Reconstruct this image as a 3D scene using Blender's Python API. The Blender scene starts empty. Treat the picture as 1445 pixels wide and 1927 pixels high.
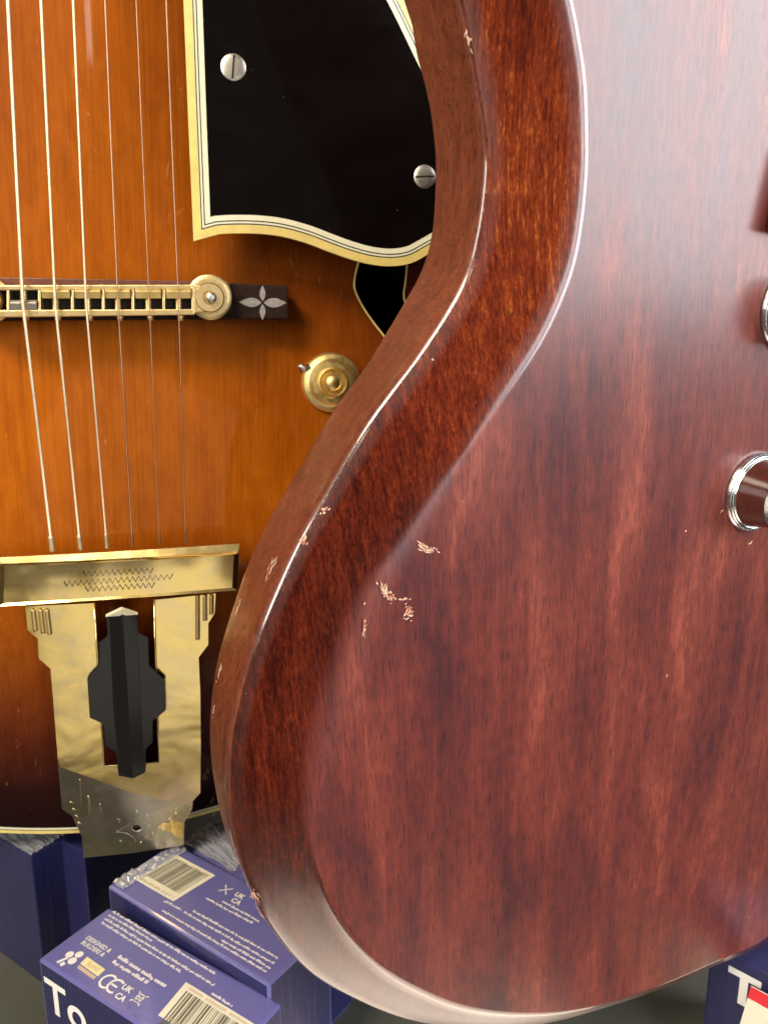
import bpy, bmesh, math, random
import numpy as np
from mathutils import Vector, Matrix, Euler, noise
from mathutils.geometry import delaunay_2d_cdt
random.seed(7)
RAD = math.radians
S = 0.001                                  # everything below is laid out in millimetres

# ------------------------------------------------------------------ camera
W, H, F = 1445.0, 1927.0, 1500.0
PITCH = RAD(13.0)
scn = bpy.context.scene
cam_d = bpy.data.cameras.new('camera')
cam = bpy.data.objects.new('camera', cam_d)
scn.collection.objects.link(cam)
cam.rotation_euler = (math.pi/2 - PITCH, 0, 0)
cam_d.sensor_fit = 'HORIZONTAL'
cam_d.sensor_width = 36.0
cam_d.lens = 36.0*F/W
cam_d.clip_start = 0.005
cam_d.clip_end = 50.0
cam_d.dof.use_dof = True
cam_d.dof.focus_distance = 0.215
cam_d.dof.aperture_fstop = 50.0
scn.camera = cam
scn.render.resolution_x, scn.render.resolution_y = 767, 1024

# ------------------------------------------------------------------ world and lamps
world = bpy.data.worlds.new('World')
scn.world = world
world.use_nodes = True
bg = world.node_tree.nodes['Background']
bg.inputs[0].default_value = (0.95, 0.80, 0.66, 1)
bg.inputs[1].default_value = 0.12

def area_lamp(name, loc, target, sx, sy, power, color, spread=180):
    d = bpy.data.lights.new(name, 'AREA')
    d.shape = 'RECTANGLE'; d.size = sx; d.size_y = sy
    d.energy = power; d.color = color; d.spread = RAD(spread)
    o = bpy.data.objects.new(name, d)
    o.location = loc
    o.rotation_euler = (Vector(target) - Vector(loc)).to_track_quat('-Z', 'Y').to_euler()
    scn.collection.objects.link(o)
    return o
area_lamp('window_light', (1.05, -0.25, 0.32), (0.06, 0.2, 0.0), 0.80, 0.80, 20.0, (0.91, 0.94, 0.98))
area_lamp('tall_window_light', (0.75, -0.85, 0.25), (0.06, 0.2, 0.0), 0.30, 1.10, 9.5, (0.88, 0.95, 1.0))
area_lamp('left_window_light', (-0.82, -0.66, 0.26), (0.0, 0.2, 0.0), 0.30, 0.50, 6.5, (1.0, 0.95, 0.86))
area_lamp('ceiling_light', (-0.40, -0.40, 0.66), (-0.06, 0.28, -0.05), 0.32, 0.26, 11.0, (1.0, 0.86, 0.66))
area_lamp('shop_front_light', (0.24, -0.95, -0.42), (0.0, 0.28, -0.1), 1.0, 0.75, 2.15, (1.0, 0.93, 0.80))
area_lamp('under_glare_fill', (0.02, 0.17, -0.34), (0.01, 0.19, 0.0), 0.26, 0.14, 0.105, (1.0, 0.82, 0.66), 95)  # added unseen fill under the frame, gives the lower edge its pale glare
area_lamp('spot_lamp', (-0.20, -0.93, 0.50), (-0.1, 0.28, 0.1), 0.07, 0.07, 0.35, (1.0, 0.93, 0.82))

scn.view_settings.view_transform = 'Standard'
scn.view_settings.look = 'None'
scn.view_settings.exposure = 0.0
scn.view_settings.gamma = 1.0
scn.cycles.use_denoising = True
scn.cycles.max_bounces = 5
scn.cycles.use_adaptive_sampling = True
scn.cycles.adaptive_threshold = 0.03
scn.cycles.sample_clamp_indirect = 6.0

# ------------------------------------------------------------------ geometry helpers
CR = Matrix(((1, 0, 0), (0, math.cos(PITCH), math.sin(PITCH)), (0, -math.sin(PITCH), math.cos(PITCH))))
def ray(px, py):
    return CR @ Vector(((px - W/2)/F, 1.0, (H/2 - py)/F))
def on_plane(px, py, o, n):
    r = ray(px, py)
    return r*(o.dot(n)/r.dot(n))
def on_z(px, py, z):
    r = ray(px, py)
    return r*(z/r.z)
def spline(P, n, closed=False):
    """Catmull-Rom (centripetal-ish) through P, n samples per span"""
    P = [Vector(p) for p in P]; m = len(P); out = []
    spans = m if closed else m - 1
    for i in range(spans):
        p1, p2 = P[i], P[(i+1) % m]
        p0 = P[i-1] if (closed or i > 0) else p1*2 - p2
        p3 = P[(i+2) % m] if (closed or i+2 < m) else p2*2 - p1
        d1 = max((p2-p1).length, 1e-6); d0 = max((p1-p0).length, 1e-6); d2 = max((p3-p2).length, 1e-6)
        m1 = ((p1-p0)/d0*d1 + (p2-p1))*0.5; m2 = ((p2-p1) + (p3-p2)/d2*d1)*0.5
        for k in range(n):
            t = k/n
            out.append(p1*(2*t**3-3*t*t+1) + m1*(t**3-2*t*t+t) + p2*(-2*t**3+3*t*t) + m2*(t**3-t*t))
    if not closed: out.append(P[-1].copy())
    return out

class Thing:
    """an Empty at the thing's base; its parts are given in world millimetres"""
    def __init__(self, name, label, cat, mat, group=None):
        o = bpy.data.objects.new(name, None)
        scn.collection.objects.link(o)
        o.empty_display_size = 0.02
        self.M = mat.copy(); self.I = mat.inverted()
        m2 = mat.copy(); m2.translation = mat.translation*S
        o.matrix_world = m2
        o['label'] = label; o['category'] = cat
        if group: o['group'] = group
        self.o = o
def frame(origin, ex, ey, ez):
    M = Matrix.Identity(4)
    for i in range(3):
        M[i][0] = ex[i]; M[i][1] = ey[i]; M[i][2] = ez[i]; M[i][3] = origin[i]
    return M
def link_mesh(name, verts, faces, mats, thing=None, parent=None, smooth=False, local=False, fmat=None, autos=None, bevel=0.0):
    me = bpy.data.meshes.new(name)
    if thing is not None and not local:
        verts = [thing.I @ Vector(v) for v in verts]
    me.from_pydata([tuple(c*S for c in v) for v in verts], [], [tuple(f) for f in faces])
    if not isinstance(mats, (list, tuple)): mats = [mats]
    for m in mats: me.materials.append(m)
    if fmat: me.polygons.foreach_set('material_index', fmat)
    bm = bmesh.new(); bm.from_mesh(me)
    bmesh.ops.recalc_face_normals(bm, faces=bm.faces)
    if bevel:
        es = [e for e in bm.edges if len(e.link_faces) == 2 and e.calc_face_angle(0) > RAD(35)]
        bmesh.ops.bevel(bm, geom=es, offset=bevel*S, segments=2, profile=0.6, affect='EDGES', clamp_overlap=True)
    for f in bm.faces: f.smooth = bool(smooth)
    if autos is not None:
        for e in bm.edges:
            if len(e.link_faces) == 2 and e.calc_face_angle(0) > RAD(autos): e.smooth = False
    bm.to_mesh(me); bm.free()
    o = bpy.data.objects.new(name, me)
    scn.collection.objects.link(o)
    if parent is not None: o.parent = parent
    elif thing is not None: o.parent = thing.o
    return o
def prism(front, back):
    """closed loop front + same loop back -> verts, faces"""
    n = len(front)
    v = list(front) + list(back)
    f = [list(range(n)), list(range(2*n-1, n-1, -1))]
    f += [[i, (i+1) % n, n+(i+1) % n, n+i] for i in range(n)]
    return v, f
def tube(path, r, seg=8, cap=True):
    V, Fc = [], []
    n = len(path); path = [Vector(p) for p in path]
    rr = r if isinstance(r, (list, tuple)) else [r]*n
    up = Vector((0.13, 0.2, 0.97))
    for i, p in enumerate(path):
        t = (path[min(i+1, n-1)] - path[max(i-1, 0)]).normalized()
        a = t.cross(up).normalized()
        if a.length < .1: a = t.cross(Vector((1, 0, 0))).normalized()
        b = t.cross(a)
        for k in range(seg):
            w = 2*math.pi*k/seg
            V.append(p + (a*math.cos(w) + b*math.sin(w))*rr[i])
    for i in range(n-1):
        for k in range(seg):
            Fc.append([i*seg+k, i*seg+(k+1) % seg, (i+1)*seg+(k+1) % seg, (i+1)*seg+k])
    if cap:
        Fc.append(list(range(seg))[::-1]); Fc.append([(n-1)*seg+k for k in range(seg)])
    return V, Fc
def lathe(c, axis, prof, seg=48, closed_top=True):
    """prof: list of (radius, height along axis)"""
    axis = Vector(axis).normalized()
    a = axis.cross(Vector((0, 0, 1))).normalized(); b = axis.cross(a)
    V, Fc = [], []
    for (r, h) in prof:
        for k in range(seg):
            w = 2*math.pi*k/seg
            V.append(Vector(c) + axis*h + (a*math.cos(w) + b*math.sin(w))*max(r, 0.01))
    for i in range(len(prof)-1):
        for k in range(seg):
            Fc.append([i*seg+k, i*seg+(k+1) % seg, (i+1)*seg+(k+1) % seg, (i+1)*seg+k])
    if closed_top: Fc.append([(len(prof)-1)*seg+k for k in range(seg)])
    Fc.append(list(range(seg))[::-1])
    return V, Fc
def merge(*parts):
    V, Fc = [], []
    for v, f in parts:
        n = len(V); V += list(v); Fc += [[i+n for i in q] for q in f]
    return V, Fc
def boxvf(o, ex, ey, ez):
    c = [o, o+ex, o+ex+ey, o+ey]
    return prism(c, [p+ez for p in c])

# ------------------------------------------------------------------ material helpers
class Mat:
    def __init__(self, name):
        m = bpy.data.materials.new(name); m.use_nodes = True
        self.m = m; self.nt = m.node_tree; self.N = self.nt.nodes; self.L = self.nt.links
        self.b = self.N['Principled BSDF']
        self.tc = None
    def set(self, **k):
        for a, v in k.items():
            s = self.b.inputs[a.replace('_', ' ')]
            if hasattr(v, 'links') or isinstance(v, bpy.types.NodeSocket): self.L.new(v, s)
            elif isinstance(v, (tuple, list)): s.default_value = (*v, 1.0) if len(v) == 3 else v
            else: s.default_value = v
        return self
    def coord(self, scale, rot=(0, 0, 0), warp=None):
        """object coordinates in millimetres times scale"""
        if not self.tc: self.tc = self.N.new('ShaderNodeTexCoord')
        mp = self.N.new('ShaderNodeMapping'); mp.vector_type = 'POINT'
        mp.inputs['Scale'].default_value = [c*1000.0 for c in scale]
        r = self.N.new('ShaderNodeMapping'); r.inputs['Rotation'].default_value = rot
        self.L.new(self.tc.outputs['Object'], r.inputs[0]); self.L.new(r.outputs[0], mp.inputs[0])
        return mp.outputs[0]
    def noise(self, scale, detail=4, rough=0.55, dist=0.0, rot=(0, 0, 0), off=None):
        n = self.N.new('ShaderNodeTexNoise')
        n.inputs['Scale'].default_value = 1.0; n.inputs['Detail'].default_value = detail
        n.inputs['Roughness'].default_value = rough; n.inputs['Distortion'].default_value = dist
        c = self.coord(scale, rot)
        if off:
            a = self.N.new('ShaderNodeVectorMath'); a.inputs[1].default_value = off
            self.L.new(c, a.inputs[0]); c = a.outputs[0]
        self.L.new(c, n.inputs['Vector'])
        return n.outputs['Fac']
    def voro(self, scale, feature='F1'):
        n = self.N.new('ShaderNodeTexVoronoi'); n.feature = feature
        n.inputs['Scale'].default_value = 1.0
        self.L.new(self.coord(scale), n.inputs['Vector'])
        return n.outputs['Distance']
    def ramp(self, fac, stops, interp='LINEAR'):
        r = self.N.new('ShaderNodeValToRGB'); r.color_ramp.interpolation = interp
        e = r.color_ramp.elements
        while len(e) < len(stops): e.new(0.5)
        for i, (p, c) in enumerate(stops):
            e[i].position = p
            e[i].color = (c, c, c, 1) if not isinstance(c, (tuple, list)) else (*c, 1)
        self.L.new(fac, r.inputs[0])
        return r.outputs[0]
    def math(self, op, a, b=0.0, clamp=False):
        n = self.N.new('ShaderNodeMath'); n.operation = op; n.use_clamp = clamp
        for i, v in enumerate((a, b)):
            if isinstance(v, bpy.types.NodeSocket): self.L.new(v, n.inputs[i])
            else: n.inputs[i].default_value = v
        return n.outputs[0]
    def mix(self, fac, a, b, mode='MIX'):
        n = self.N.new('ShaderNodeMix'); n.data_type = 'RGBA'; n.blend_type = mode
        for s, v in ((n.inputs[0], fac), (n.inputs[6], a), (n.inputs[7], b)):
            if isinstance(v, bpy.types.NodeSocket): self.L.new(v, s)
            elif isinstance(v, (tuple, list)): s.default_value = (*v, 1)
            else: s.default_value = v
        return n.outputs[2]
    def bump(self, h, strength=0.2, dist=0.0003, prev=None):
        n = self.N.new('ShaderNodeBump')
        n.inputs['Strength'].default_value = strength; n.inputs['Distance'].default_value = dist
        self.L.new(h, n.inputs['Height'])
        if prev is not None: self.L.new(prev, n.inputs['Normal'])
        return n.outputs[0]
    def attr(self, name):
        n = self.N.new('ShaderNodeAttribute'); n.attribute_name = name
        return n.outputs['Fac']

def plain(name, col, rough=0.5, metal=0.0, var=0.0, bump=0.0, scale=0.4, coat=0.0, ior=1.5):
    M = Mat(name)
    M.set(Roughness=rough, Metallic=metal, Coat_Weight=coat, Coat_Roughness=0.08, IOR=ior)
    if var:
        n = M.noise((scale,)*3, 5, 0.6)
        M.set(Base_Color=M.mix(M.ramp(n, [(0.35, 0.0), (0.7, 1.0)]), tuple(c*(1-var) for c in col), tuple(min(1, c*(1+var*.5)) for c in col)))
        M.set(Roughness=M.math('MULTIPLY_ADD', n, rough*0.6) if False else rough)
    else: M.set(Base_Color=col)
    if bump: M.set(Normal=M.bump(M.noise((scale*3,)*3, 4), bump, 0.0002))
    return M.m

# plane of the solid-body guitar's face
A_CAM, B_CAM = RAD(27.5), RAD(-15.0)
SG_Y0 = 192.0
n_cam = Vector((math.sin(A_CAM)*math.cos(B_CAM), -math.cos(A_CAM)*math.cos(B_CAM), math.sin(B_CAM)))
SN = (CR @ n_cam).normalized()
SO = ray(1000, 950)*SG_Y0
SX = (CR @ Vector((math.cos(A_CAM), math.sin(A_CAM), 0))).normalized()
SV = SN.cross(SX).normalized()
D1, DS = 9.4, 20.6
def sg(px, py, off=0.0):
    p = on_plane(px, py, SO + SN*off, SN)
    return Vector(((p-SO).dot(SX), (p-SO).dot(SV)))

# --- red mahogany of the solid-body guitar; local x across the grain, y along it, z out of the face.
# one stained wood: the flat face shows long grain, the sloping edge shows short dark end grain
def mahogany(name, side=False):
    M = Mat(name)
    tilt = (0, 0, RAD(-10))
    blotch = M.noise((0.050, 0.013, 0.05), 3, 0.55, 0.35, tilt)
    mott = M.noise((0.42, 0.16, 0.4), 4, 0.7, 0.2, tilt, (3, 9, 2))
    grain = M.noise((1.2, 0.014, 0.5), 4, 0.7, 0.05, tilt)
    pore = M.noise((3.6, 0.17, 1.6), 2, 0.5, 0.0, tilt, (1, 5, 4))
    p = M.ramp(pore, [(0.57, 0.0), (0.61, 1.0)])
    if not side:
        wide = M.noise((0.22, 0.022, 0.1), 3, 0.6, 0.2, tilt, (7, 3, 1))
        t = M.math('ADD', M.math('MULTIPLY', blotch, 0.60), M.math('MULTIPLY', wide, 0.26))
        t = M.math('ADD', t, M.math('MULTIPLY', grain, 0.22))
        t = M.math('ADD', t, M.math('MULTIPLY', M.math('SUBTRACT', mott, 0.5), 0.30))
        face = M.ramp(t, [(0.40, (0.056, 0.013, 0.015)), (0.51, (0.106, 0.019, 0.016)), (0.60, (0.152, 0.027, 0.018)), (0.74, (0.285, 0.060, 0.034))])
        fine = M.noise((1.9, 0.50, 1.5), 3, 0.75, 0.0, tilt, (2, 2, 8))
        e = M.math('ADD', M.math('MULTIPLY', wide, 0.22), M.math('MULTIPLY', grain, 0.34))
        e = M.math('ADD', e, M.math('MULTIPLY', mott, 0.20)); e = M.math('ADD', e, M.math('MULTIPLY', fine, 0.34))
        # the edge colour gets lighter and more orange around the waist
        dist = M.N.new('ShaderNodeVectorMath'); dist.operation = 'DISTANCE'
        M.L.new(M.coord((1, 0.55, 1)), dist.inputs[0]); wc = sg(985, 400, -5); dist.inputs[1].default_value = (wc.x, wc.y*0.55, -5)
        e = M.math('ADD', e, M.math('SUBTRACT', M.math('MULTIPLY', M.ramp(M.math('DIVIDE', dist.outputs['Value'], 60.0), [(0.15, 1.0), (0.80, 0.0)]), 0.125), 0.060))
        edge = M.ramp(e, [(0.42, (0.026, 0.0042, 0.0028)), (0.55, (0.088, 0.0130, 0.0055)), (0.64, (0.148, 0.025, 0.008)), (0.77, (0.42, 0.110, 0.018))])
        bl = M.math('ADD', M.attr('edge_zone'), M.math('MULTIPLY', M.math('SUBTRACT', mott, 0.5), 0.5))
        bl = M.ramp(bl, [(0.35, 0.0), (0.65, 1.0)])
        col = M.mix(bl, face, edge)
    else:
        e = M.math('ADD', M.math('MULTIPLY', mott, 0.4), M.math('MULTIPLY', grain, 0.3)); e = M.math('ADD', e, M.math('MULTIPLY', blotch, 0.3))
        col = M.ramp(e, [(0.38, (0.085, 0.018, 0.009)), (0.52, (0.16, 0.038, 0.016)), (0.68, (0.25, 0.068, 0.026))])
    col = M.mix(M.math('MULTIPLY', p, 0.55), col, (0.022, 0.005, 0.004))
    speck = M.ramp(M.voro((0.09, 0.09, 0.09)), [(0.020, 1.0), (0.028, 0.0)])
    col = M.mix(M.math('MULTIPLY', speck, M.ramp(blotch, [(0.52, 0.0), (0.60, 0.8)])), col, (0.62, 0.42, 0.30))
    h = M.math('SUBTRACT', M.math('MULTIPLY', grain, 0.6), p)
    nb = M.bump(h, 0.16, 0.00012)
    nb = M.bump(mott, 0.06, 0.0005, nb)
    M.set(Base_Color=col, Normal=nb)
    if not side:
        lq = M.attr('lacquer'); pol = M.attr('polish')                         # edges rubbed shiny by hands
        M.set(Roughness=M.math('ADD', M.math('SUBTRACT', M.ramp(blotch, [(0.3, 0.33), (0.7, 0.42)]), M.math('MULTIPLY', pol, 0.18)), M.math('MULTIPLY', M.math('SUBTRACT', 1.0, lq), 0.16)), Coat_Weight=M.math('ADD', M.math('MULTIPLY', lq, 0.45), M.math('MULTIPLY', pol, 0.55), True),
              Coat_Roughness=M.math('SUBTRACT', 0.22, M.math('MULTIPLY', pol, 0.12)), Specular_IOR_Level=M.math('ADD', M.math('MULTIPLY', lq, 0.48), M.math('MULTIPLY', pol, 0.45)))
    else: M.set(Roughness=0.38, Coat_Weight=M.math('ADD', 0.4, M.math('MULTIPLY', M.attr('polish'), 0.6)), Coat_Roughness=M.math('SUBTRACT', 0.24, M.math('MULTIPLY', M.attr('polish'), 0.14)))
    return M.m
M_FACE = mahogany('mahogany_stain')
M_SIDE = mahogany('mahogany_side', True)
M_TORN = plain('torn_wood', (0.36, 0.11, 0.055), 0.7, var=0.4, scale=1.5)
M_CHIP = plain('bare_wood', (0.74, 0.47, 0.32), 0.7, var=0.4, scale=1.5)

# --- sunburst spruce: colour follows the distance from the body's rim (the painted burst)
def sunburst():
    M = Mat('sunburst_spruce')
    d = M.attr('rim_distance')                       # millimetres / 200
    wob = M.noise((0.02, 0.02, 0.02), 3)
    d = M.math('ADD', d, M.math('MULTIPLY', M.math('SUBTRACT', wob, 0.5), 0.07))
    col = M.ramp(d, [(0.0, (0.010, 0.003, 0.003)), (0.11, (0.022, 0.005, 0.004)), (0.23, (0.095, 0.018, 0.006)),
                     (0.36, (0.21, 0.046, 0.005)), (0.50, (0.33, 0.080, 0.004)), (0.72, (0.42, 0.107, 0.004))])
    grain = M.noise((1.3, 0.012, 0.6), 4, 0.6)
    silk = M.noise((0.14, 0.05, 0.1), 5, 0.7, 0.5)
    col = M.mix(M.ramp(grain, [(0.40, 0.0), (0.70, 0.26)]), col, (0.20, 0.045, 0.004), 'MULTIPLY')
    col = M.mix(M.ramp(silk, [(0.35, 0.30), (0.6, 0.0)]), col, (0.35, 0.15, 0.05), 'MULTIPLY')
    wear = M.ramp(M.noise((0.13, 0.05, 0.1), 6, 0.75, 0.0, (0, 0, 0), (4, 4, 4)), [(0.64, 0.0), (0.74, 0.5)])
    col = M.mix(wear, col, (0.70, 0.36, 0.14))
    scr = M.noise((0.9, 0.035, 0.5), 3, 0.8, 0.0, (0, 0, RAD(7)), (9, 2, 6))
    scm = M.ramp(M.noise((0.03, 0.03, 0.03), 2, 0.5, 0, (0, 0, 0), (2, 8, 3)), [(0.52, 0.0), (0.62, 1.0)])
    col = M.mix(M.math('MULTIPLY', M.ramp(scr, [(0.69, 0.0), (0.73, 0.45)]), scm), col, (0.75, 0.42, 0.20))
    nb = M.bump(grain, 0.06, 0.0001)
    nb = M.bump(M.noise((0.06, 0.05, 0.06), 3), 0.14, 0.0008, nb)
    M.set(Base_Color=col, Normal=nb, Roughness=0.5, Specular_IOR_Level=0.05, Coat_Weight=0.22, Coat_Roughness=0.06)
    return M.m
M_BURST = sunburst()
M_RIM = plain('dark_rim_lacquer', (0.020, 0.006, 0.004), 0.25, coat=0.5, var=0.3)
M_INSIDE = plain('raw_inside', (0.05, 0.03, 0.015), 0.8)
M_CREAM = plain('aged_cream_binding', (0.82, 0.64, 0.20), 0.38, var=0.12, scale=0.2, coat=0.3)
M_WHITE = plain('pale_binding', (0.84, 0.80, 0.58), 0.35, var=0.06, coat=0.3)
M_LINE = plain('black_purfling', (0.035, 0.045, 0.05), 0.4)
def guard_mat():
    M = Mat('black_pickguard')
    sm_ = M.noise((0.03, 0.05, 0.03), 5, 0.65, 0.8)
    dust = M.ramp(M.voro((0.16, 0.16, 0.16)), [(0.026, 1.0), (0.045, 0.0)])
    dust = M.math('MULTIPLY', dust, M.ramp(M.noise((0.04, 0.04, 0.04), 2, 0.5, 0, (0, 0, 0), (5, 1, 2)), [(0.48, 0.0), (0.6, 0.7)]))
    M.set(Base_Color=M.mix(dust, M.mix(M.ramp(sm_, [(0.4, 0.0), (0.75, 0.6)]), (0.003, 0.002, 0.002), (0.007, 0.005, 0.0045)), (0.30, 0.26, 0.24)),
          Roughness=M.ramp(sm_, [(0.3, 0.08), (0.75, 0.16)]), IOR=1.36, Normal=M.bump(M.noise((0.02, 0.015, 0.02), 2), 0.03, 0.001))
    return M.m
M_GUARD = guard_mat()
M_EBONY = plain('ebony', (0.026, 0.011, 0.007), 0.8, var=0.4, scale=0.5, ior=1.3)
M_REDREFL = plain('reddish_reflection', (0.16, 0.05, 0.028), 0.4, var=0.3, scale=0.8)  # colour of the reddish reflection along the bridge foot
M_PEARL = plain('pearl', (0.36, 0.34, 0.33), 0.25, var=0.25, scale=0.8, coat=0.4)
def metal(name, col, rough, wear=None, bump=0.1, sc=0.25):
    M = Mat(name)
    n = M.noise((sc, sc, sc), 5, 0.65, 0.3)
    n2 = M.noise((1.6, 1.6, 1.6), 4, 0.6)
    c = M.mix(M.ramp(n, [(0.42, 0.0), (0.68, 1.0)]), col, wear or tuple(x*0.75 for x in col))
    M.set(Base_Color=c, Metallic=1.0, Roughness=M.ramp(n, [(0.3, rough), (0.75, min(1, rough*1.7))]))
    M.set(Normal=M.bump(M.noise((0.035, 0.05, 0.035), 2, 0.5, 0.5), 0.25, 0.0016, M.bump(n2, bump, 0.0001)))
    return M.m
M_GOLD = metal('gold_plate', (0.88, 0.66, 0.25), 0.15, (0.80, 0.64, 0.34), 0.025, 0.07)
M_GOLDK = metal('satin_gold', (0.92, 0.70, 0.24), 0.34, (0.85, 0.66, 0.34), 0.1, 0.5)
M_OLIVE = metal('olive_grey_plate', (0.42, 0.38, 0.27), 0.26, (0.52, 0.47, 0.36), 0.03, 0.1)  # darker grey-olive metal for the sheet below the fold
M_GOLDW = metal('worn_gold', (0.80, 0.58, 0.24), 0.30, (0.62, 0.50, 0.32), 0.35, 0.9)
M_NICKEL = metal('worn_nickel', (0.62, 0.58, 0.52), 0.32, (0.40, 0.36, 0.30), 0.3, 0.9)
M_CHROME = metal('chrome', (0.82, 0.83, 0.84), 0.14, (0.62, 0.60, 0.56), 0.5, 0.8)
M_BLKPL = plain('black_insert', (0.010, 0.009, 0.009), 0.14, ior=1.42)
M_KNOB = plain('brown_knob', (0.075, 0.020, 0.015), 0.16, coat=0.5, var=0.2, scale=0.3)
M_KTOP = metal('knob_reflector', (0.22, 0.21, 0.22), 0.22, (0.10, 0.10, 0.10), 0.1, 0.3)
M_STRW = metal('wound_string', (0.90, 0.76, 0.52), 0.38, (0.80, 0.66, 0.44), 0.3, 1.0)
M_STRP = metal('plain_string', (0.62, 0.40, 0.26), 0.30, (0.50, 0.32, 0.2), 0.1, 1.0)
M_BLACK = plain('black_plastic', (0.010, 0.008, 0.008), 0.6, ior=1.35)

# ================================================================== setting: the shelf
SHELF_Z = -286.0
TOP_Z = -219.0
def shelf_mat():
    M = Mat('shelf_laminate')
    n = M.noise((0.01, 0.01, 0.01), 5, 0.6)
    M.set(Base_Color=M.ramp(n, [(0.3, (0.085, 0.088, 0.070)), (0.7, (0.125, 0.125, 0.098))]), Roughness=0.45)
    M.set(Normal=M.bump(M.noise((0.5, 0.5, 0.5), 3), 0.1, 0.0002))
    return M.m
v, f = boxvf(Vector((-420, 252, SHELF_Z)), Vector((860, 0, 0)), Vector((0, 456, 0)), Vector((0, 0, -18)))
shelf = link_mesh('shelf', v, f, shelf_mat(), bevel=1.0)
shelf['kind'] = 'structure'

# ================================================================== red solid-body guitar
pairs = [((1068, 0), (861, 0)), ((1084, 80), (877, 75)), ((1094, 149), (891, 150)), ((1098, 242), (904, 232)), ((1098, 310), (911, 300)), ((1089, 415), (906, 374)), ((1074, 495), (897, 433)),
         ((1049, 567), (882, 497)), ((1011, 647), (858, 553)), ((933, 764), (790, 660)), ((872, 855), (733, 736)), ((830, 916), (690, 795)),
         ((754, 1030), (612, 926)), ((704, 1099), (562, 1012)), ((674, 1160), (527, 1083)), ((638, 1270), (484, 1186)), ((606, 1372), (452, 1290)), ((584, 1473), (432, 1385)),
         ((578, 1553), (428, 1490)), ((596, 1634), (441, 1592)), ((622, 1702), (470, 1675)), ((662, 1767), (513, 1755)),
         ((723, 1827), (585, 1835)), ((803, 1873), (690, 1895)), ((864, 1897), (767, 1923)), ((930, 1909), (865, 1938)),
         ((1000, 1912), (970, 1936)), ((1061, 1908), (1052, 1923)), ((1138, 1891), (1136, 1898)), ((1241, 1857), (1242, 1862)),
         ((1344, 1813), (1345, 1818)), ((1442, 1767), (1443, 1772))]
A2 = [sg(*p[0]) for p in pairs]
A1 = [sg(*p[1], -D1) for p in pairs]
l2, f2 = A2[-1], A2[0]
ext = [l2+Vector((38, 24)), l2+Vector((84, 66)), l2+Vector((112, 128)), l2+Vector((100, 200)), l2+Vector((84, 245)), l2+Vector((96, 300)),
       Vector((l2.x+92, f2.y+62)), Vector((l2.x+52, f2.y+44)), Vector((l2.x-10, f2.y+40)), Vector((f2.x+22, f2.y+46)), f2+Vector((-18, 88)), f2+Vector((-44, 74)), f2+Vector((-26, 36))]
e1 = []
full = A2 + ext
for i, p in enumerate(ext):
    j = len(A2)+i
    t = (full[(j+1) % len(full)] - full[j-1]).normalized()
    e1.append(p + Vector((t.y, -t.x))*(6.0 if i < 10 else 16.0))
NS = 7
C2 = spline(A2+ext, NS, True); C1 = spline(A1+e1, NS, True)
E0px = [(740, 0), (757, 45), (773, 90), (793, 156), (807, 225), (814, 294), (814, 346), (812, 398), (804, 460), (788, 509), (757, 567), (735, 604),
        (674, 703), (617, 779), (571, 859), (514, 954), (468, 1049), (442, 1121), (419, 1194), (404, 1251), (392, 1372), (398, 1452), (410, 1513), (432, 1585)]
C0v = spline([sg(*p, -D1-DS) for p in E0px], 12)
C0 = []
ny = len(A1)*NS
for i, p in enumerate(C1):
    best = min(C0v, key=lambda q: (q-p).length)
    # nearest point on the seen back outline where it exists; a straight side elsewhere
    st = i/NS
    w = 1.0 if 1.0 < st < 19 else (max(0.0, 1-(st-19)/1.5) if st >= 19 else st)
    if (best-p).length > 7: w = 0
    C0.append(p.lerp(best, w))
for _ in range(4):
    C0 = [C0[i] if i in (0,) else (C0[i-1]+C0[i]*2+C0[(i+1) % len(C0)])*0.25 for i in range(len(C0))]
SG = Thing('electric_guitar', 'glossy red brown wooden electric guitar with dark sloping edge, in front on the right', 'guitar',
           frame(SO, SX, SV, SN))
def sgp(c, z): return Vector((c.x, c.y, z))
nst = len(C2)
rings = []; zone = []; polish = []; lacq = []
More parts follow.
